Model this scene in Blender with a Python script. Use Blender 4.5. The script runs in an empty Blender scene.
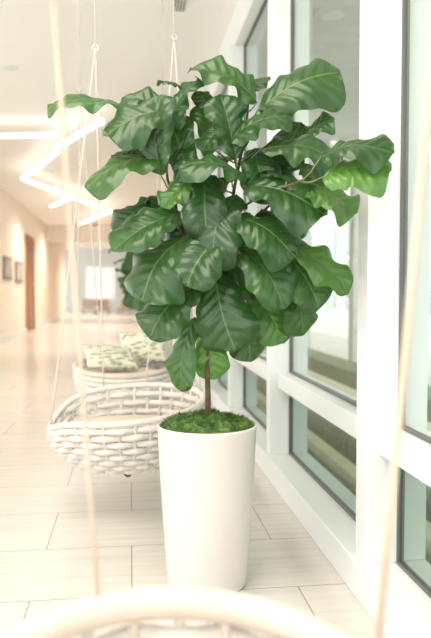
import bpy, math, random
from mathutils import Vector, Matrix, noise
random.seed(5)
scene = bpy.context.scene
COL = scene.collection
TH = math.radians(7.125)

# ------------------------------------------------------------------ helpers
class M:
    def __init__(s): s.v=[]; s.f=[]; s.uv={}; s.tint=[]
    def box(s,x0,x1,y0,y1,z0,z1):
        b=len(s.v)
        s.v += [(x,y,z) for z in (z0,z1) for y in (y0,y1) for x in (x0,x1)]
        s.f += [tuple(b+i for i in q) for q in [(0,2,3,1),(4,5,7,6),(0,1,5,4),(2,6,7,3),(0,4,6,2),(1,3,7,5)]]
    def tube(s,pts,r,closed=False,seg=8):
        pts=[Vector(p) for p in pts]; n=len(pts)
        rs = r if isinstance(r,(list,tuple)) else [r]*n
        b=len(s.v); up=None
        for i,p in enumerate(pts):
            if closed: d=pts[(i+1)%n]-pts[(i-1)%n]
            else: d=pts[min(i+1,n-1)]-pts[max(i-1,0)]
            d.normalize()
            if up is None:
                up = Vector((0,0,1)) if abs(d.z)<.9 else Vector((1,0,0))
            a=up-d*up.dot(d)
            if a.length<1e-4: a=d.orthogonal()
            a.normalize(); up=a; c=d.cross(a)
            for k in range(seg):
                t=2*math.pi*k/seg
                s.v.append(tuple(p+(a*math.cos(t)+c*math.sin(t))*rs[i]))
        for i in range(n if closed else n-1):
            j=(i+1)%n
            for k in range(seg):
                l=(k+1)%seg
                s.f.append((b+i*seg+k,b+i*seg+l,b+j*seg+l,b+j*seg+k))
        if not closed:
            s.f.append(tuple(b+k for k in range(seg))[::-1])
            s.f.append(tuple(b+(n-1)*seg+k for k in range(seg)))
    def lathe(s,prof,seg=64,c=(0,0,0)):
        b=len(s.v); n=len(prof)
        for r,z in prof:
            for k in range(seg):
                t=2*math.pi*k/seg
                s.v.append((c[0]+r*math.cos(t),c[1]+r*math.sin(t),c[2]+z))
        for i in range(n-1):
            for k in range(seg):
                l=(k+1)%seg
                s.f.append((b+i*seg+k,b+i*seg+l,b+(i+1)*seg+l,b+(i+1)*seg+k))
        if prof[0][0]>1e-4: s.f.append(tuple(b+k for k in range(seg))[::-1])
        if prof[-1][0]>1e-4: s.f.append(tuple(b+(n-1)*seg+k for k in range(seg)))
    def ball(s,c,r,seg=12,rings=8,sc=(1,1,1)):
        prof=[(r*math.sin(math.pi*i/rings)+1e-5,-r*math.cos(math.pi*i/rings)*sc[2]) for i in range(rings+1)]
        b=len(s.v); s.lathe(prof,seg)
        for i in range(b,len(s.v)):
            x,y,z=s.v[i]; s.v[i]=(x*sc[0]+c[0],y*sc[1]+c[1],z+c[2])
    def obj(s,name,mat,parent=None,smooth=True,bevel=0,label=None,cat=None,kind=None):
        me=bpy.data.meshes.new(name); me.from_pydata(s.v,[],s.f); me.update()
        if s.uv:
            u=me.uv_layers.new(name="UVMap")
            for li,l in enumerate(me.loops): u.data[li].uv=s.uv.get(l.vertex_index,(0,0))
        if s.tint:
            at=me.attributes.new("tint",'FLOAT','POINT')
            for i,t in enumerate(s.tint): at.data[i].value=t
        if smooth:
            for p in me.polygons: p.use_smooth=True
        me.materials.append(mat)
        o=bpy.data.objects.new(name,me); COL.objects.link(o)
        if parent: o.parent=parent
        if bevel:
            m=o.modifiers.new("bevel",'BEVEL'); m.width=bevel; m.segments=2; m.limit_method='ANGLE'
        if label: o["label"]=label
        if cat: o["category"]=cat
        if kind: o["kind"]=kind
        return o

def empty(name,loc,label,cat,rz=0):
    e=bpy.data.objects.new(name,None); e.location=loc; e.rotation_euler=(0,0,rz)
    e.empty_display_size=.1
    COL.objects.link(e); e["label"]=label; e["category"]=cat
    return e

def mat(name,col,rough=.5,spec=.5,noise_amt=0,nscale=5,bump=0,bscale=60,col2=None,emit=0,metal=0):
    m=bpy.data.materials.new(name); m.use_nodes=True
    nt=m.node_tree; b=nt.nodes["Principled BSDF"]
    b.inputs["Base Color"].default_value=(*col,1); b.inputs["Roughness"].default_value=rough
    b.inputs["Specular IOR Level"].default_value=spec; b.inputs["Metallic"].default_value=metal
    if col2 is None: col2=tuple(c*.88 for c in col)
    tc=nt.nodes.new("ShaderNodeTexCoord")
    n=nt.nodes.new("ShaderNodeTexNoise"); n.inputs["Scale"].default_value=nscale; n.inputs["Detail"].default_value=4
    nt.links.new(tc.outputs["Object"],n.inputs["Vector"])
    r=nt.nodes.new("ShaderNodeValToRGB")
    r.color_ramp.elements[0].color=(*col2,1); r.color_ramp.elements[1].color=(*col,1)
    r.color_ramp.elements[0].position=.3; r.color_ramp.elements[1].position=.65
    nt.links.new(n.outputs["Fac"],r.inputs["Fac"]); nt.links.new(r.outputs["Color"],b.inputs["Base Color"])
    if bump:
        n2=nt.nodes.new("ShaderNodeTexNoise"); n2.inputs["Scale"].default_value=bscale
        nt.links.new(tc.outputs["Object"],n2.inputs["Vector"])
        bp=nt.nodes.new("ShaderNodeBump"); bp.inputs["Strength"].default_value=bump; bp.inputs["Distance"].default_value=.01
        nt.links.new(n2.outputs["Fac"],bp.inputs["Height"]); nt.links.new(bp.outputs["Normal"],b.inputs["Normal"])
    if emit:
        b.inputs["Emission Color"].default_value=(*col,1); b.inputs["Emission Strength"].default_value=emit
    return m

# ------------------------------------------------------------------ materials
m_wall  = mat("wall_paint_peach",(.88,.75,.64),.7,nscale=1,col2=(.87,.74,.63))
m_white = mat("white_paint",(.75,.765,.74),.45,nscale=1,col2=(.73,.745,.72))
m_ceil  = mat("ceiling_paint",(.92,.89,.85),.8,nscale=1,col2=(.91,.88,.84))
m_dark  = mat("bronze_frame",(.12,.12,.105),.4)
m_rope  = mat("cream_rope",(.72,.64,.54),.8,bump=.5,bscale=200)
m_rope2 = mat("tan_rope",(.68,.54,.42),.8,bump=.5,bscale=200)
m_weave = mat("white_cord",(.74,.69,.62),.7,nscale=30,bump=.5,bscale=180)
m_cush  = mat("cream_fabric",(.70,.61,.51),.9,nscale=4,bump=.3,bscale=150)
m_planter=mat("planter_glaze",(.66,.60,.565),.25,nscale=2,col2=(.65,.59,.555))
m_bark  = mat("bark",(.14,.085,.045),.85,nscale=30,col2=(.055,.037,.022),bump=.8,bscale=90)
m_steel = mat("steel",(.5,.5,.5),.3,metal=1)
m_wood  = mat("orange_wood",(.42,.15,.05),.45,nscale=6,col2=(.36,.13,.045))
m_led   = mat("led_diffuser",(1,.98,.96),.5,emit=2.0)
m_lamp  = mat("lamp_disc",(1,.93,.82),.5,emit=8)
m_stripe= mat("foreground_canvas",(.55,.43,.34),.9,nscale=3)
m_moss=mat("moss",(.14,.25,.05),.95,nscale=26,col2=(.025,.07,.02),bump=1,bscale=120)

def print_mat():
    m=bpy.data.materials.new("leaf_print_fabric"); m.use_nodes=True; nt=m.node_tree; b=nt.nodes["Principled BSDF"]
    tc=nt.nodes.new("ShaderNodeTexCoord"); v=nt.nodes.new("ShaderNodeTexVoronoi"); v.inputs["Scale"].default_value=14
    mp=nt.nodes.new("ShaderNodeMapping"); mp.inputs["Scale"].default_value=(1,1,2.2); mp.inputs["Rotation"].default_value=(0,.6,.3)
    nt.links.new(tc.outputs["Object"],mp.inputs["Vector"]); nt.links.new(mp.outputs[0],v.inputs["Vector"])
    r=nt.nodes.new("ShaderNodeValToRGB"); e=r.color_ramp.elements
    e[0].color=(.30,.34,.19,1); e[0].position=.28; e[1].color=(.68,.64,.52,1); e[1].position=.52
    nt.links.new(v.outputs["Distance"],r.inputs[0]); nt.links.new(r.outputs[0],b.inputs["Base Color"]); b.inputs["Roughness"].default_value=.9
    return m
m_print=print_mat()

def floor_mat():
    m=bpy.data.materials.new("floor_tile"); m.use_nodes=True; nt=m.node_tree; b=nt.nodes["Principled BSDF"]
    tc=nt.nodes.new("ShaderNodeTexCoord")
    br=nt.nodes.new("ShaderNodeTexBrick"); br.inputs["Scale"].default_value=1
    br.inputs["Brick Width"].default_value=1.2; br.inputs["Row Height"].default_value=.6
    br.inputs["Mortar Size"].default_value=.0035; br.inputs["Mortar Smooth"].default_value=.1
    br.offset=.37
    br.inputs["Color1"].default_value=(.67,.63,.575,1); br.inputs["Color2"].default_value=(.64,.60,.545,1)
    br.inputs["Mortar"].default_value=(.36,.32,.27,1)
    nt.links.new(tc.outputs["Object"],br.inputs["Vector"])
    mp=nt.nodes.new("ShaderNodeMapping"); mp.inputs["Scale"].default_value=(.8,9,1)
    nt.links.new(tc.outputs["Object"],mp.inputs["Vector"])
    n=nt.nodes.new("ShaderNodeTexNoise"); n.inputs["Scale"].default_value=2.5; n.inputs["Detail"].default_value=6
    nt.links.new(mp.outputs["Vector"],n.inputs["Vector"])
    r=nt.nodes.new("ShaderNodeValToRGB"); r.color_ramp.elements[0].color=(.91,.90,.88,1); r.color_ramp.elements[1].color=(1,1,1,1)
    r.color_ramp.elements[0].position=.35; r.color_ramp.elements[1].position=.6
    nt.links.new(n.outputs["Fac"],r.inputs["Fac"])
    mx=nt.nodes.new("ShaderNodeMixRGB"); mx.blend_type='MULTIPLY'; mx.inputs["Fac"].default_value=1
    nt.links.new(br.outputs["Color"],mx.inputs["Color1"]); nt.links.new(r.outputs["Color"],mx.inputs["Color2"])
    nt.links.new(mx.outputs["Color"],b.inputs["Base Color"])
    b.inputs["Roughness"].default_value=.22
    return m
m_floor=floor_mat()

def glass_mat(name,col,r0):
    m=bpy.data.materials.new(name); m.use_nodes=True; nt=m.node_tree
    for n in list(nt.nodes): nt.nodes.remove(n)
    out=nt.nodes.new("ShaderNodeOutputMaterial"); mx=nt.nodes.new("ShaderNodeMixShader")
    t=nt.nodes.new("ShaderNodeBsdfTransparent"); t.inputs["Color"].default_value=(*col,1)
    g=nt.nodes.new("ShaderNodeBsdfGlossy"); g.inputs["Roughness"].default_value=.01
    lw=nt.nodes.new("ShaderNodeLayerWeight"); lw.inputs[0].default_value=.5
    p=nt.nodes.new("ShaderNodeMath"); p.operation='POWER'; p.inputs[1].default_value=4
    a=nt.nodes.new("ShaderNodeMath"); a.operation='MULTIPLY_ADD'; a.inputs[1].default_value=.5; a.inputs[2].default_value=r0
    nt.links.new(lw.outputs["Facing"],p.inputs[0]); nt.links.new(p.outputs[0],a.inputs[0])
    nt.links.new(a.outputs[0],mx.inputs[0]); nt.links.new(t.outputs[0],mx.inputs[1]); nt.links.new(g.outputs[0],mx.inputs[2])
    nt.links.new(mx.outputs[0],out.inputs["Surface"]); return m
m_glass=glass_mat("clear_glass",(.82,.87,.835),.08)
m_glass2=glass_mat("tinted_glass",(.52,.61,.54),.06)

def leaf_mat():
    m=bpy.data.materials.new("fig_leaf"); m.use_nodes=True; nt=m.node_tree; b=nt.nodes["Principled BSDF"]; L=nt.links.new
    def math_(op,a,c=None,d=None):
        n=nt.nodes.new("ShaderNodeMath"); n.operation=op
        for i,x in enumerate((a,c,d)):
            if x is None: continue
            if isinstance(x,(int,float)): n.inputs[i].default_value=x
            else: L(x,n.inputs[i])
        return n.outputs[0]
    uv=nt.nodes.new("ShaderNodeUVMap"); sp=nt.nodes.new("ShaderNodeSeparateXYZ"); L(uv.outputs[0],sp.inputs[0])
    s=math_('ABSOLUTE',math_('SUBTRACT',math_('MULTIPLY',sp.outputs[0],2.0),1.0)); t=sp.outputs[1]
    def mr(val,a,c,x,y):
        n=nt.nodes.new("ShaderNodeMapRange"); n.interpolation_type='SMOOTHSTEP'
        L(val,n.inputs[0]); n.inputs[1].default_value=a; n.inputs[2].default_value=c; n.inputs[3].default_value=x; n.inputs[4].default_value=y
        return n.outputs[0]
    mid=mr(s,.01,.045,1,0)
    x=math_('SUBTRACT',math_('MULTIPLY',t,7.0),math_('MULTIPLY',math_('POWER',s,.8),1.7))
    fr=math_('ABSOLUTE',math_('SUBTRACT',math_('FRACT',x),.5))
    side=math_('MULTIPLY',mr(fr,.455,.49,0,.55),mr(s,.6,.95,1,0))
    vein=math_('MAXIMUM',mid,side)
    tc=nt.nodes.new("ShaderNodeTexCoord"); n=nt.nodes.new("ShaderNodeTexNoise"); n.inputs["Scale"].default_value=9
    L(tc.outputs["Object"],n.inputs["Vector"])
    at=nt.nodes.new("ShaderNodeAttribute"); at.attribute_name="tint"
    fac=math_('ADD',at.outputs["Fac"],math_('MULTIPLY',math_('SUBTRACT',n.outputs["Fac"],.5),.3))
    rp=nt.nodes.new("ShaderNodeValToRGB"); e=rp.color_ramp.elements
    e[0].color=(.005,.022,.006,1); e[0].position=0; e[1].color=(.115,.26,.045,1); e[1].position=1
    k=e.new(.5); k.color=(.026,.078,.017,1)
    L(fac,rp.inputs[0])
    mx=nt.nodes.new("ShaderNodeMixRGB"); L(math_('MULTIPLY',vein,.55),mx.inputs[0]); L(rp.outputs[0],mx.inputs[1]); mx.inputs[2].default_value=(.16,.27,.09,1)
    geo=nt.nodes.new("ShaderNodeNewGeometry")
    mb=nt.nodes.new("ShaderNodeMixRGB"); L(math_('MULTIPLY',geo.outputs["Backfacing"],.6),mb.inputs[0]); L(mx.outputs[0],mb.inputs[1]); mb.inputs[2].default_value=(.09,.17,.055,1)
    L(mb.outputs[0],b.inputs["Base Color"])
    b.inputs["Roughness"].default_value=.30; b.inputs["Specular IOR Level"].default_value=.5
    puff=mr(fr,0,.5,1,0)
    bp=nt.nodes.new("ShaderNodeBump"); bp.inputs["Strength"].default_value=.35; bp.inputs["Distance"].default_value=.006
    L(math_('SUBTRACT',math_('MULTIPLY',math_('MULTIPLY',puff,.8),mr(s,.55,1.0,1,0)),math_('MULTIPLY',mid,.8)),bp.inputs["Height"]); L(bp.outputs[0],b.inputs["Normal"])
    tr=nt.nodes.new("ShaderNodeBsdfTranslucent"); tr.inputs[0].default_value=(.12,.30,.03,1)
    ms=nt.nodes.new("ShaderNodeMixShader"); ms.inputs[0].default_value=.15
    out=nt.nodes["Material Output"]; L(b.outputs[0],ms.inputs[1]); L(tr.outputs[0],ms.inputs[2]); L(ms.outputs[0],out.inputs[0])
    return m
m_leaf=leaf_mat()

# ------------------------------------------------------------------ setting
def structure(mm,name,material,label,smooth=False,bevel=0,parent=None):
    return mm.obj(name,material,smooth=smooth,bevel=bevel,label=label,cat=label.split()[-1] if parent is None else None,kind="structure",parent=parent)

WX=1.157; CH=4.2
f=M(); f.box(-12,1.3,-3,46,-.1,0); structure(f,"floor",m_floor,"pale stone-look tiled corridor floor")
c=M(); c.box(-12,1.3,-3,46,CH,CH+.1); structure(c,"ceiling",m_ceil,"smooth off-white corridor ceiling")
w=M(); w.box(-3.7,-3.5,12,23.6,0,CH); w.box(-3.7,-3.5,25.3,38,0,CH); w.box(-3.7,-3.5,23.6,25.3,3.2,CH)
structure(w,"wall_left",m_wall,"warm peach painted corridor wall")
w=M(); w.box(-12,1.3,45.8,46,0,CH); structure(w,"wall_end",m_white,"white painted end wall")
w=M(); w.box(1.06,1.3,-3,46,3.85,CH); w.box(1.06,1.3,24,46,0,3.85); structure(w,"wall_right",m_white,"white painted header above glazed wall")
w=M(); w.box(.98,1.3,-3,24,0,.16); structure(w,"baseboard_right",m_white,"low white sill plinth below windows",bevel=.006)
w=M(); w.box(-3.5,-3.47,12,23.6,0,.15); w.box(-3.5,-3.47,25.3,38,0,.15); structure(w,"baseboard_left",m_white,"white skirting board")
d=M(); d.box(-3.66,-3.56,23.65,25.25,0,3.17)
structure(d,"door_1",m_wood,"tall orange-brown wooden door")
d=M(); d.box(-3.52,-3.46,23.5,23.6,0,3.3); d.box(-3.52,-3.46,25.3,25.4,0,3.3); d.box(-3.52,-3.46,23.5,25.4,3.2,3.3)
structure(d,"trim_1",m_wood,"orange-brown wooden door casing")
w=M(); w.box(-12,1.06,30,30.4,3.5,CH); structure(w,"trim_2",m_ceil,"cream ceiling bulkhead",bevel=.01)
P=2.045; mull=[2.82+P*k for k in range(-2,10)]
n=3
for y in mull:
    w=M(); w.box(1.01,WX+.02,y,y+.13,.16,3.85); w.box(WX+.02,WX+.14,y+.02,y+.11,.16,3.85)
    structure(w,f"trim_{n}",m_white,"white vertical window mullion",bevel=.004); n+=1
w=M(); 
for i in range(len(mull)-1):
    w.box(1.07,WX+.1,mull[i]+.13,mull[i+1],.645,.76)
structure(w,f"trim_{n}",m_white,"white horizontal window rail",bevel=.004); n+=1
for i in range(len(mull)-1):
    y0=mull[i]+.13; y1=mull[i+1]
    fr=M()
    for z0,z1 in ((.76,3.85),(.16,.645)):
        g=.014
        fr.box(WX-.005,WX+.025,y0,y0+g,z0,z1); fr.box(WX-.005,WX+.025,y1-g,y1,z0,z1)
        fr.box(WX-.005,WX+.025,y0+g,y1-g,z0,z0+g); fr.box(WX-.005,WX+.025,y0+g,y1-g,z1-g,z1)
    wo=structure(fr,f"window_{i+1}",m_dark,"bronze-framed floor-to-ceiling window")
    def pane(nm,z0,z1,mt,lb=None):
        g=M(); g.v=[(WX+.005,y0+.01,z0),(WX+.005,y1-.01,z0),(WX+.005,y1-.01,z1),(WX+.005,y0+.01,z1)]; g.f=[(0,3,2,1)]
        g.obj(nm,mt,wo,smooth=False,label=lb)
    pane("upper_glass",.77,3.84,m_glass); pane("lower_glass",.17,.635,m_glass2,"teal tinted lower glass")

g=M(); g.box(-2.9,-1.0,45.72,45.8,.9,3.0)
structure(g,"window_20",mat("bright_pane",(.95,.97,1),.3,emit=.15),"bright far corridor window")
e=empty("ceiling_vent",(.50,6.85,CH),"small dark slotted vent in the white ceiling","vent")
a=M(); a.box(-.07,.07,-.15,.15,-.012,0); a.obj("surround",m_white,e,smooth=False,bevel=.003)
a=M()
for k in range(4): a.box(-.055+.03*k,-.043+.03*k,-.13,.13,-.016,-.012)
a.obj("slats",m_dark,e,smooth=False)["kind"]="stuff"

# exterior
def ext(mm,name,material,label,cat,smooth=False,bevel=0):
    return mm.obj(name,material,smooth=smooth,label=label,cat=cat,bevel=bevel)
m_grass=mat("grass",(.20,.26,.13),.95,nscale=12,col2=(.08,.13,.06),bump=1,bscale=60)
m_paving=mat("paving",(.52,.52,.46),.8,nscale=2)
m_hedge=mat("hedge",(.26,.34,.20),.95,nscale=14,col2=(.10,.17,.09),bump=1,bscale=30)
m_stucco=mat("stucco",(.66,.69,.67),.8)
m_yellow=mat("cream_curb",(.66,.62,.42),.8)
g=M(); g.box(1.3,60,-20,80,-.42,-.32); o=ext(g,"terrace_ground",m_paving,"pale paved terrace outside windows","terrace"); o["kind"]="structure"
g=M(); g.box(1.32,1.75,-5,40,-.32,-.22); ext(g,"lawn_strip",m_grass,"dark green planted strip beside windows","grass")
g=M(); g.box(1.78,1.92,-5,40,-.32,-.14); ext(g,"garden_curb",m_yellow,"cream stone garden curb","curb",bevel=.01)
g=M(); g.box(2.1,2.5,-5,40,-.32,-.05); ext(g,"low_hedge",m_hedge,"low dark green hedge strip","hedge")
g=M(); g.box(2.7,2.95,-5,40,-.32,.06); ext(g,"garden_wall",m_yellow,"cream stone low garden wall","wall",bevel=.01)
g=M(); g.box(3.3,3.8,-5,40,-.32,.15); ext(g,"hedge",m_hedge,"low clipped green hedge","hedge")
g=M(); g.box(1.3,5.2,-5,45,4.05,4.2); ext(g,"canopy_soffit",m_stucco,"white terrace canopy soffit","canopy")["kind"]="structure"
for k,y in enumerate((5,9.5,14,18.5,23,27.5)):
    g=M(); g.box(4.7,5.0,y,y+.3,-.32,4.05); ext(g,"terrace_column",m_stucco,"square white terrace column","column",bevel=.01)["group"]="terrace columns"
g=M()
g.box(13,14,-10,60,-.32,7.5)
bl=ext(g,"pavilion",m_stucco,"pale building across the terrace","building")
m_fp=mat("far_pane",(.30,.37,.36),.2)
for k in range(16):
    y=-6+k*4
    for z0,z1 in ((.4,2.6),(3.7,5.7)):
        g=M(); g.box(12.9,12.99,y,y+2.2,z0,z1); g.obj("window_pane",m_fp,bl,smooth=False)
m_tl=mat("tree_leaf",(.45,.55,.38),.9,nscale=6,col2=(.25,.35,.22))
for (x,y,r) in ((9.8,18,1.2),(9.5,27,1.3)):
    e=empty("garden_tree",(x,y,-.32),"pale green leafy tree on the terrace","tree"); e["group"]="terrace trees"
    g=M(); g.tube([(0,0,0),(.05,0,1.0),(0,.05,1.6)],.07); g.obj("trunk",m_bark,e)
    g=M()
    for q in range(260):
        v=Vector((random.gauss(0,1),random.gauss(0,1),random.gauss(0,1))).normalized()*r*random.uniform(.5,1)
        g.ball((v.x*.8,v.y*.8,1.4+r*.7+v.z*.7),random.uniform(.1,.2)*r*.7,6,4)
    g.obj("crown",m_tl,e)
def disc_light(loc,r,label,power=0):
    e=empty("downlight",loc,label,"lamp"); 
    a=M(); a.lathe([(r,0),(r*1.25,0),(r*1.25,-.012),(r,-.012)],24); a.obj("trim_ring",m_white,e)
    a=M(); a.lathe([(1e-4,-.004),(r,-.004)],24); a.obj("lens",m_lamp,e)
    if power:
        l=bpy.data.lights.new("spot",'SPOT'); l.energy=power; l.spot_size=math.radians(150); l.spot_blend=1; l.shadow_soft_size=.08; l.color=(1,.85,.71)
        o=bpy.data.objects.new("corridor_fill",l); o.location=(0,0,-.03); COL.objects.link(o); o.parent=e
    return e
disc_light((1.97,6.55,4.05),.09,"round recessed light in the canopy soffit")
disc_light((4.2,9.5,4.05),.09,"round recessed light in the canopy soffit")
for (x,y,p) in ((-1.9,16.5,240),(-.7,26,380),(-2.3,28,380),(-.3,17,240),(-2.2,22,380),(-1.2,36,650),(-2.5,40,650),(-5,9,450),(-1.5,9,110)):  # added downlights with spots, put in to warm and brighten the corridor
    disc_light((x,y,CH),.08,"round downlight added to light the corridor",p)

def led(pts,label):
    a=M()
    for i in range(len(pts)-1):
        p=Vector(pts[i]); q=Vector(pts[i+1]); dr=(q-p).normalized(); sd=Vector((-dr.y,dr.x,0))*.03
        b=len(a.v)
        for z in (-.025,.025):
            for s_,t_ in ((p,1),(p,-1),(q,-1),(q,1)):
                v=s_+sd*t_; a.v.append((v.x,v.y,v.z+z))
        a.f += [(b,b+1,b+2,b+3)[::-1],(b+4,b+5,b+6,b+7),(b,b+1,b+5,b+4),(b+1,b+2,b+6,b+5),(b+2,b+3,b+7,b+6),(b+3,b,b+4,b+7)]
    e=empty("ceiling_light",(0,0,0),label,"lamp")
    a.obj("led_bar",m_led,e,smooth=False)
    for p in pts:
        h=M(); h.tube([(p[0],p[1],p[2]+.03),(p[0],p[1],CH)],.006,seg=6); h.obj("hanger",m_white,e)
Z=3.95
led([(-2.6,11.9,Z),(-1.15,11.6,Z)],"straight glowing white linear ceiling light")
led([(-.42,10.6,Z),(-1.3,12.6,Z)],"short glowing white linear ceiling light")
led([(-1.3,12.9,Z),(-2.45,16.2,Z),(-.62,22.3,Z),(-1.9,26.5,Z)],"zigzag glowing white linear ceiling light")
led([(-2.4,21.3,Z),(-1.6,19.2,Z)],"short slanted glowing linear ceiling light")

m_prn=mat("print",(.55,.48,.42),.6,nscale=3,col2=(.35,.32,.34))
m_pf=mat("picture_frame_paint",(.25,.21,.18),.5)
for (y0,y1,z0,z1) in ((19.4,20.7,1.7,2.35),(21.4,22.7,1.65,2.3)):
    e=empty("framed_picture",(-3.49,y0,z0),"small framed picture on peach wall","picture")
    a=M(); a.box(0,.04,0,y1-y0,0,z1-z0); a.obj("frame",m_pf,e,smooth=False)
    a=M(); a.box(.04,.045,.08,y1-y0-.08,.08,z1-z0-.08); a.obj("print",m_prn,e,smooth=False)

m_sofa=mat("sofa_fabric",(.35,.30,.26),.9)
for (x,y,rz,lb) in ((-1.6,40,0.2,"brown low lounge chair"),(-.3,41,-.3,"brown low lounge chair"),(-2.5,42,.1,"brown low lounge chair")):
    e=empty("lounge_chair",(x,y,0),lb,"chair",rz); e["group"]="distant lounge chairs"
    a=M(); a.box(-.4,.4,-.4,.4,.25,.45); a.obj("seat",m_sofa,e,smooth=False,bevel=.04)
    a=M(); a.box(-.4,.4,.3,.42,.45,.95); a.obj("backrest",m_sofa,e,smooth=False,bevel=.04)
    for sx in (-.35,.35):
        for sy in (-.33,.33):
            a=M(); a.tube([(sx,sy,0),(sx,sy,.25)],.02,seg=6); a.obj("leg",m_dark,e)

# ------------------------------------------------------------------ fig tree
PX,PY=.348,3.10; S=3.12/680
tree=empty("potted_fig_tree",(PX,PY,0),"tall leafy fiddle-leaf fig in a tapered white planter with moss","potted plant",-TH)
tree["group"]="potted fig trees"
H=.742
a=M(); a.lathe([(.174,0),(.182,.004),(.186,.02),(.202,.25),(.217,.5),(.228,H-.02),(.2305,H-.006),(.228,H),(.220,H),(.216,H-.01),(.211,H-.06),(1e-4,H-.06)],96)
a.obj("planter",m_planter,tree,label="glossy white tapered round planter")
a=M(); R=.215; NR=40; NS=110
def mossz(x,y,r): return H-.014+.044*(1-(r/R)**3)+.030*noise.noise((x*14,y*14,0))
for i in range(NR+1):
    r=R*i/NR
    for k in range(NS):
        t=2*math.pi*k/NS; x=r*math.cos(t); y=r*math.sin(t)
        z=mossz(x,y,r)+.022*noise.noise((x*45,y*45,3))+.007*random.random()
        if i==NR: z=H-.035
        a.v.append((x,y,z))
for i in range(NR):
    for k in range(NS):
        l=(k+1)%NS; a.f.append((i*NS+k,i*NS+l,(i+1)*NS+l,(i+1)*NS+k))
for q in range(4500):
    r=R*math.sqrt(random.random())*1.0; t=random.uniform(0,6.283); x=r*math.cos(t); y=r*math.sin(t)
    z=mossz(x,y,r)+.014*noise.noise((x*45,y*45,3))-.002
    dx,dy=random.uniform(-.014,.014),random.uniform(-.014,.014); h=random.uniform(.008,.026); ww=.003; an=random.uniform(0,3.14)
    b=len(a.v); cx,cy=ww*math.cos(an),ww*math.sin(an)
    a.v += [(x-cx,y-cy,z),(x+cx,y+cy,z),(x+dx,y+dy,z+h)]; a.f.append((b,b+1,b+2))
a.obj("moss",m_moss,tree,label="bright green moss topdressing")

def pl(u,v,dy):
    d=3.12+dy
    return Vector(((u-207)*S*d/3.12, dy, 1.35-(v-292)*d/680))
stems=[
 [(208,426,0),(208,395,0),(207,360,.0),(206,335,.0),(204,312,.0),(203,292,.01)],
 [(203,292,.01),(196,268,.0),(186,240,-.02),(178,222,-.03),(176,205,-.02),(168,180,.0),(165,150,.02),(160,125,.02)],
 [(204,312,0),(214,285,.02),(226,245,.0),(231,215,-.02),(234,190,-.01),(240,160,.0),(246,130,.02),(248,105,.02)],
 [(226,245,.0),(250,225,.05),(275,200,.06),(290,175,.05),(300,150,.05)],
 [(214,285,.02),(240,270,.06),(265,255,.08),(290,240,.08)],
 [(196,268,0),(180,255,.07),(160,240,.12),(150,210,.14)],
 [(231,215,-.02),(255,200,-.10),(280,190,-.20),(305,180,-.32)],
]
rad=[[.0145,.0125,.0125,.012,.0115,.010],[.009,.0085,.008,.0075,.007,.006,.005,.004],[.0095,.009,.008,.008,.0075,.007,.006,.004],[.007,.006,.006,.005,.004],[.006,.005,.005,.004],[.006,.005,.005,.004],[.006,.005,.005,.004]]
a=M(); sp=[]
for st,rr in zip(stems,rad):
    pts=[pl(*p) for p in st]; a.tube(pts,rr,seg=10)
    if st is not stems[0]:
        for i in range(len(pts)-1):
            for k in range(6): sp.append(pts[i].lerp(pts[i+1],k/6))
sp.append(pl(203,292,.01)); sp.append(pl(205,320,0))
a.obj("trunk",m_bark,tree,label="slender brown woody stem")

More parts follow.
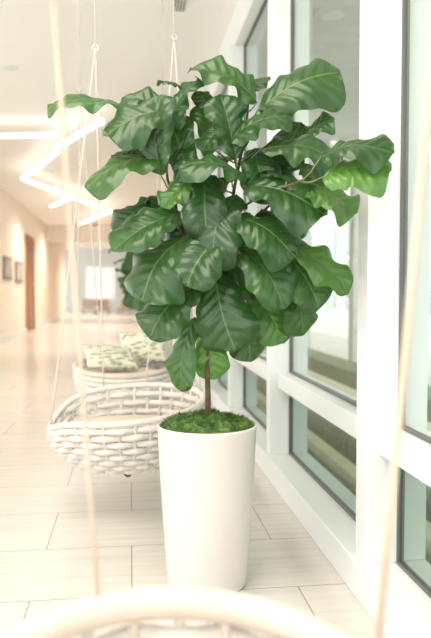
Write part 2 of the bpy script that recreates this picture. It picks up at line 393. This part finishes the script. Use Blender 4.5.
prof=[(0,.06),(.04,.36),(.10,.58),(.20,.70),(.32,.74),(.44,.82),(.56,.93),(.68,1.0),(.78,1.0),(.87,.90),(.94,.66),(.98,.36),(1,.03)]
def pw(t):
    for i in range(len(prof)-1):
        if t<=prof[i+1][0]:
            k=(t-prof[i][0])/(prof[i+1][0]-prof[i][0]); k=k*k*(3-2*k)*.5+k*.5
            return prof[i][1]*(1-k)+prof[i+1][1]*k
    return .03
fol=M(); pet=M()
NL,NW=30,18
def leaf(B,T,nrm,width,arch=.12,fold=.15,wave=.06,tint=.4,jit=1.0):
    B=Vector(B);T=Vector(T); Lv=T-B; ln=Lv.length; L=Lv.normalized()
    nrm=Vector(nrm)+Vector((random.uniform(-.3,.3),random.uniform(-.15,.2),random.uniform(-.2,.4)))*jit; sd=L.cross(nrm)
    if sd.length<.05: sd=L.cross(Vector((.3,-1,.2)))
    sd.normalize(); nn=sd.cross(L).normalized()
    W=ln*width*.5; ph=random.uniform(0,6.28); ph2=random.uniform(0,6.28); fq=random.uniform(9,14); fq2=random.uniform(20,27)
    tw=random.uniform(-.65,.65)*jit; bend=random.uniform(-.08,.08)*ln*jit
    droop=random.uniform(.1,.5); lift=random.uniform(-.2,.4)*jit
    wave=wave*random.uniform(.9,1.7)
    b=len(fol.v)
    for i in range(NL+1):
        t=i/NL; w=pw(t)*W
        for j in range(NW+1):
            s=-1+2*j/NW
            A=tw*(t-.3)
            sa=sd*math.cos(A)+nn*math.sin(A)
            na=nn*math.cos(A)-sd*math.sin(A)
            side=0 if s>0 else 2
            wl=w*(1+.03*math.sin(fq*1.2*t+ph+side)+.022*math.sin(fq2*t+ph2+side))
            p=B+L*ln*t+nn*(arch*ln*(math.sin(math.pi*min(t*1.05,1))*.9)-droop*.35*ln*max(0,t-.45)**2*2)+sd*bend*math.sin(math.pi*t)
            ca=fold*1.6+lift
            p=p+sa*s*wl*(.97-.12*abs(ca)*abs(s))
            z=ca*abs(s)*wl - (.35+.5*max(0,lift))*wl*abs(s)**3
            z+=wave*1.15*ln*(abs(s)**1.8)*math.sin(fq*t+(ph if s>0 else ph2))*(.35+.65*t)
            z+=wave*.5*ln*(abs(s)**3)*math.sin(fq2*t+(ph2 if s>0 else ph))
            z+=-.004*math.cos(2*math.pi*(7*t-1.7*abs(s)**.8))*(1-abs(s))*min(1,abs(s)*5)
            p=p+na*z
            fol.v.append(tuple(p)); fol.uv[len(fol.v)-1]=((s+1)/2,t); fol.tint.append(tint)
    for i in range(NL):
        for j in range(NW):
            q=b+i*(NW+1)+j
            fol.f.append((q,q+1,q+NW+2,q+NW+1))
    best=min(sp,key=lambda p:(p-(B-Vector((0,0,.05)))).length)
    mid=(best+B)*.5+Vector((0,0,-.012)); 
    pet.tube([best,best.lerp(mid,.5)+Vector((0,0,-.004)),mid,B-L*.004,B+L*.02],[.0042,.0036,.0034,.0034,.0025],seg=6)

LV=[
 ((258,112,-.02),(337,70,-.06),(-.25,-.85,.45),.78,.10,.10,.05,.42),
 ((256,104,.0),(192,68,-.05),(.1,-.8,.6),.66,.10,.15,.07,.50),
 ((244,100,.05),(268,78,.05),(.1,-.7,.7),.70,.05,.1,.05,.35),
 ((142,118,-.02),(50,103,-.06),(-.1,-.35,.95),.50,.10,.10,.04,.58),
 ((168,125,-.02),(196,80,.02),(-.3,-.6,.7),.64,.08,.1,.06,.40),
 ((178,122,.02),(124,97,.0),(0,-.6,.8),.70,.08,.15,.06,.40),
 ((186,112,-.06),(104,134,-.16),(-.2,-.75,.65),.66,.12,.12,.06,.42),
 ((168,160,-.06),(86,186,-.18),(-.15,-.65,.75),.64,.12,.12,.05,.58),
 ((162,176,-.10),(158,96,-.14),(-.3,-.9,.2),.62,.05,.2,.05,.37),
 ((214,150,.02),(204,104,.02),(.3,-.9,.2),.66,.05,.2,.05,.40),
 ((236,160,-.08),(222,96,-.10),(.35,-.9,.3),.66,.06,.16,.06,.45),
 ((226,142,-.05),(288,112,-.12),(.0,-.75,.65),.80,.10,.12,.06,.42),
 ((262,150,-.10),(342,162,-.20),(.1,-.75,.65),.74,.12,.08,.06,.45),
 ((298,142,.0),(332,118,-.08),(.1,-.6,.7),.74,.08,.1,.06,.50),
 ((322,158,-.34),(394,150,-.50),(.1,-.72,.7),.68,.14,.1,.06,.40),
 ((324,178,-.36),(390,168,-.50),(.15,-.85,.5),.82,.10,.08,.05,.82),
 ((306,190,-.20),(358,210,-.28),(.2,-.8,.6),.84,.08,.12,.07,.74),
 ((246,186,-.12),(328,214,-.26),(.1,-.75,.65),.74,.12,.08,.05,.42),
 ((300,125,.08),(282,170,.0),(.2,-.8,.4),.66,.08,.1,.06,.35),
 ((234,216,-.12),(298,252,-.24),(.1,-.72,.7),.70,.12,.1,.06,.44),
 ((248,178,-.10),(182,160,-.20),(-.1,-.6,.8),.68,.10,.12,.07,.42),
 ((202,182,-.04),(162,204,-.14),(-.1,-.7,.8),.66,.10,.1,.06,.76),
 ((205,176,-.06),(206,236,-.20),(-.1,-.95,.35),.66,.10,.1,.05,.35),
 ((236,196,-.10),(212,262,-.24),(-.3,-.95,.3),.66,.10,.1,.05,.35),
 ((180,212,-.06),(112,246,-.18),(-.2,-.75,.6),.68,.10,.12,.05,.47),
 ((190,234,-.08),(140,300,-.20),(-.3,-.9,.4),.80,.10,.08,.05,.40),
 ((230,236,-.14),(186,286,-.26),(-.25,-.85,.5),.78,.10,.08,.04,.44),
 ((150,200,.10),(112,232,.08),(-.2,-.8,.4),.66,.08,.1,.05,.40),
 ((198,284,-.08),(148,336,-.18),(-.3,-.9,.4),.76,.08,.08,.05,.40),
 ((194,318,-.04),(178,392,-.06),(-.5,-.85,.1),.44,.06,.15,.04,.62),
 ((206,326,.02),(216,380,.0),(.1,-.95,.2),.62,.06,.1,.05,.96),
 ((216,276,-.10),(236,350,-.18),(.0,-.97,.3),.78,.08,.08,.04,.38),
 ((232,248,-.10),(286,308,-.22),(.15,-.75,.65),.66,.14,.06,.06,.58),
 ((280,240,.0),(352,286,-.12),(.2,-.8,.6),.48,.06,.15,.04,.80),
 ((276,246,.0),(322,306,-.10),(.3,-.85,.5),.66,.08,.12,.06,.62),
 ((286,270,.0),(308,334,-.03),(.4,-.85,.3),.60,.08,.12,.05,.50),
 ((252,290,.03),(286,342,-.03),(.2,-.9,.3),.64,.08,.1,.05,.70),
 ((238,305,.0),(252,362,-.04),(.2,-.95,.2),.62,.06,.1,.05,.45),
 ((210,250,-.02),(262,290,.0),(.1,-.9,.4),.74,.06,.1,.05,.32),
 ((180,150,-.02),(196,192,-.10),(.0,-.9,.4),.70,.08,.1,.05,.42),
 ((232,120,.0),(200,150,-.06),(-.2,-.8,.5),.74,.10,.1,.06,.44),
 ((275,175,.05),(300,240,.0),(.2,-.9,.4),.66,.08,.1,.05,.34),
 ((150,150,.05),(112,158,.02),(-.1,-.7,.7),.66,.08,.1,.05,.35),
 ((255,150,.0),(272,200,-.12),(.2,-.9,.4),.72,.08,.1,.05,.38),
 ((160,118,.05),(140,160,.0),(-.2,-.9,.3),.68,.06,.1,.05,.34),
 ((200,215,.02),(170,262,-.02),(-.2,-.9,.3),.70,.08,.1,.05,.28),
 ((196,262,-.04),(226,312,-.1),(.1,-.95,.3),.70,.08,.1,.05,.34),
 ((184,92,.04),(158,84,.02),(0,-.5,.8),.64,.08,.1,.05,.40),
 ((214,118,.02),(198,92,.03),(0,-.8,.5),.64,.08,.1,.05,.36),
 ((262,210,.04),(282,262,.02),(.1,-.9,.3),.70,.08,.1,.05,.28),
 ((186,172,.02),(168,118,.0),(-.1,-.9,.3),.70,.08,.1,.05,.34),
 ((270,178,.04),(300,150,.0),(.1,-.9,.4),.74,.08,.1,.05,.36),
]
for (B,T,nv,w_,ar,fo,wv,ti) in LV:
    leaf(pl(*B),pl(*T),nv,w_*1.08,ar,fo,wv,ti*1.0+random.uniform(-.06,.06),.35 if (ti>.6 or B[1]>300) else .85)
for q in range(32):
    base=random.choice(sp)
    if base.z<1.4: base=base+Vector((0,0,.15))
    an=random.uniform(.35,2.8); ln=random.uniform(.18,.25)
    el=random.uniform(-.5,.35)
    dr=Vector((math.cos(an)*.75,math.sin(an),el)).normalized()
    B=base+dr*.05
    nn=Vector((dr.x*.6,dr.y*.6-.15,.7))
    leaf(B,B+dr*ln,nn,.72,.10,.1,.05,random.uniform(.2,.5))
fol.obj("foliage",m_leaf,tree,label="large glossy wavy dark green leaves")
pet.obj("petioles",mat("petiole",(.12,.18,.05),.6),tree,label="thin green leaf stalks")["kind"]="stuff"

t2=tree.copy(); COL.objects.link(t2); t2.location=(.30,8.6,0); t2.rotation_euler=(0,0,2.4)
t2["label"]="leafy fiddle-leaf fig in a white planter near the windows"
for ch in list(tree.children):
    c2=ch.copy(); COL.objects.link(c2); c2.parent=t2

# ------------------------------------------------------------------ hanging chairs
def chair(loc,Rx,Ry,zr,zb,nrib,rows,band_r,rim_r,label,ropes,rope_r,ropemat,rings,cush_h,kb=.45,kk=.62,amp=.014,ct=.08,cmat=None):
    e=empty("hanging_chair",loc,label,"chair",0); e["group"]="hanging rope chairs"
    cx,cy=loc[0],loc[1]
    def pt(ph,q,off=0):
        k=kb+(1-kb)*math.sin(q*math.pi/2)**.85
        z=zb+(zr(ph)-zb)*q**1.15
        return Vector(((Rx*k+off)*math.cos(ph),(Ry*k+off)*math.sin(ph),z))
    a=M(); N=nrib*6
    for r in range(rows):
        q=(r+.35)/rows*.96
        pts=[pt(2*math.pi*i/N,q,amp*math.sin(nrib/2*2*math.pi*i/N+math.pi*r)) for i in range(N)]
        a.tube(pts,band_r,True,8)
    kr=kb*min(Rx,Ry)
    a.lathe([(1e-4,zb-.004),(.7*kr,zb-.006),(kr,zb+.006),(kr,zb+.02),(1e-4,zb+.012)],32)
    a.obj("woven_shell",m_weave,e,label="chunky white woven cord shell")
    a=M()
    for i in range(nrib):
        ph=2*math.pi*(i+.5)/nrib*1.0
        a.tube([pt(ph,k/8) for k in range(9)],band_r*.6,seg=6)
    a.obj("ribs",m_rope,e)["kind"]="stuff"
    NN=140
    a=M(); a.tube([pt(2*math.pi*i/NN,1) for i in range(NN)],rim_r,True,12); a.obj("rim",m_cush if rim_r>.02 else m_weave,e,label="thick padded cream rim" if rim_r>.02 else "white cord rim")
    a=M()
    nn=40; prof_=[(0,cush_h),(.5,cush_h),(.8,cush_h-.008),(.93,cush_h-.025),(.97,cush_h-.5*ct),(.93,cush_h-.8*ct),(.8,cush_h-ct),(0,cush_h-ct)]
    for r_,z_ in prof_:
        for i in range(nn):
            t=2*math.pi*i/nn; a.v.append((Rx*kk*(r_+1e-3)*math.cos(t),Ry*kk*(r_+1e-3)*math.sin(t),z_))
    for i in range(len(prof_)-1):
        for k in range(nn):
            l=(k+1)%nn; a.f.append((i*nn+k,(i+1)*nn+k,(i+1)*nn+l,i*nn+l))
    a.obj("seat_cushion",cmat or m_cush,e,label="cream seat cushion")
    for rp_ in ropes:
        ph,top=rp_[0],rp_[1]; rr_=rp_[2] if len(rp_)>2 else rope_r
        a=M(); p=pt(ph,1); t=Vector(top)-Vector((cx,cy,0))
        a.tube([p+(t-p)*(k/12) for k in range(13)],rr_,seg=8)
        a.obj("rope",ropemat,e)
    for rg in rings:
        c_=Vector(rg)-Vector((cx,cy,0)); a=M()
        a.tube([c_+Vector((.018*math.cos(k),0,.018*math.sin(k))) for k in [i*math.pi/8 for i in range(16)]],.004,True,6)
        a.obj("ring",m_steel,e)
        a=M(); a.tube([c_+Vector((0,0,.018)),(c_.x,c_.y,CH)],rope_r,seg=8); a.obj("rope",ropemat,e)
        a=M(); a.lathe([(.03,CH-.01),(.03,CH)],16,(c_.x,c_.y,0)); a.obj("ceiling_plate",m_steel,e)
    return e,pt

r1=(-.20,4.16,2.80); r2=(.28,4.35,2.95)
ch1,_=chair((-.02,4.14,0),.46,.36,lambda p:.675+.065*math.cos(p-math.radians(60))-.10*math.exp(-((((p%(2*math.pi))-math.pi)/.55)**2)),.31,32,8,.0195,.018,
  "white woven rope hanging chair with cream seat pad",
  [(math.pi,r1),(math.radians(110),r1),(math.radians(10),r2),(math.radians(75),r2)],.0045,m_rope,[r1,r2],.57,kb=.58,kk=.84,amp=.013,ct=.1)
a=M(); 
a.tube([(0,0,.31),(0,0,.27)],.006); a.tube([(.022*math.cos(k),0,.25+.022*math.sin(k)) for k in [i*math.pi/8 for i in range(16)]],.006,True,6)
a.obj("tether_ring",m_bark,ch1,label="small dark ring under the seat")

ch2,_=chair((.09,.90,0),.37,.38,lambda p:.70+.055*math.sin(p)-.03*math.cos(p),.38,26,6,.02,.030,
  "cream hanging chair with thick padded rim and rope suspension",
  [(math.radians(114),(-.287,1.30,CH),.0045),(math.radians(30),(.70,1.06,CH),.0075),(math.radians(210),(-.35,.6,CH)),(math.radians(-30),(.75,.5,CH))],.005,m_rope2,[],.64,kk=.88,cmat=m_stripe)

r3=(-.40,5.7,3.0); r4=(.28,5.9,3.0)
ch3,_=chair((-.06,5.75,0),.40,.40,lambda p:.74+.05*math.cos(p-math.radians(90)),.36,30,9,.022,.022,
  "off-white hanging chair piled with leaf-print cushions",
  [(math.radians(170),r3),(math.radians(120),r3),(math.radians(10),r4),(math.radians(60),r4)],.0045,m_rope,[r3,r4],.70,kb=.6,kk=.88,amp=.004,ct=.2)
def pillow(loc,rot,w,h,t,material,label):
    a=M(); N=22
    for side in (1,-1):
        b=len(a.v)
        for i in range(N+1):
            for j in range(N+1):
                x=-1+2*i/N; z=-1+2*j/N
                th=t*.5*max(0,(1-abs(x)**3.0)*(1-abs(z)**3.0))**.5
                pin=1-.07*(1-abs(x)**2)*abs(z)**4; pin2=1-.07*(1-abs(z)**2)*abs(x)**4
                a.v.append((x*w*.5*pin2,side*th,z*h*.5*pin))
        for i in range(N):
            for j in range(N):
                q=b+i*(N+1)+j; fc=(q,q+1,q+N+2,q+N+1)
                a.f.append(fc if side<0 else fc[::-1])
    o=a.obj("throw_pillow",material,label=label,cat="cushion"); o.location=loc; o.rotation_euler=rot; return o
pillow((-.17,5.62,.815),(math.radians(-66),math.radians(4),.25),.42,.34,.12,m_print,"pale sage leaf-print throw pillow in hanging chair")
pillow((.10,5.93,.87),(math.radians(-38),math.radians(-5),-.2),.42,.32,.13,m_print,"pale sage leaf-print throw pillow leaning in hanging chair")

# ------------------------------------------------------------------ lights
wd=bpy.data.worlds.new("World"); scene.world=wd; wd.use_nodes=True; nt=wd.node_tree
bg=nt.nodes["Background"]; bg.inputs[0].default_value=(.95,.98,1,1); bg.inputs[1].default_value=2.0
def area(loc,rot,sx,sy,power,col):
    l=bpy.data.lights.new("area",'AREA'); l.shape='RECTANGLE'; l.size=sx; l.size_y=sy; l.energy=power; l.color=col
    o=bpy.data.objects.new("room_fill",l); o.location=loc; o.rotation_euler=rot; COL.objects.link(o)
    o["label"]="unseen broad warm fill light added below the ceiling"; o["category"]="lamp"
area((-1.0,1.6,4.15),(0,0,0),2.5,3,100,(1,.91,.82))  # added warm fill above the view, brightens the near room
sun=bpy.data.lights.new("sun",'SUN'); sun.energy=1.8; sun.angle=.05; sun.color=(1,.97,.92)
so=bpy.data.objects.new("sun",sun); so.rotation_euler=(math.radians(38),math.radians(-30),0); COL.objects.link(so)

# ------------------------------------------------------------------ camera
cam=bpy.data.cameras.new("camera"); co=bpy.data.objects.new("camera",cam); COL.objects.link(co)
cam.sensor_width=36; cam.sensor_fit='AUTO'; cam.lens=38.37
co.location=(0,0,1.35)
co.rotation_euler=(math.radians(90-2.27),0,-TH)
cam.clip_end=200
cam.dof.use_dof=True; cam.dof.focus_distance=3.0; cam.dof.aperture_fstop=1.8
scene.camera=co
scene.view_settings.view_transform='Standard'
scene.view_settings.look='None'
scene.view_settings.exposure=.75
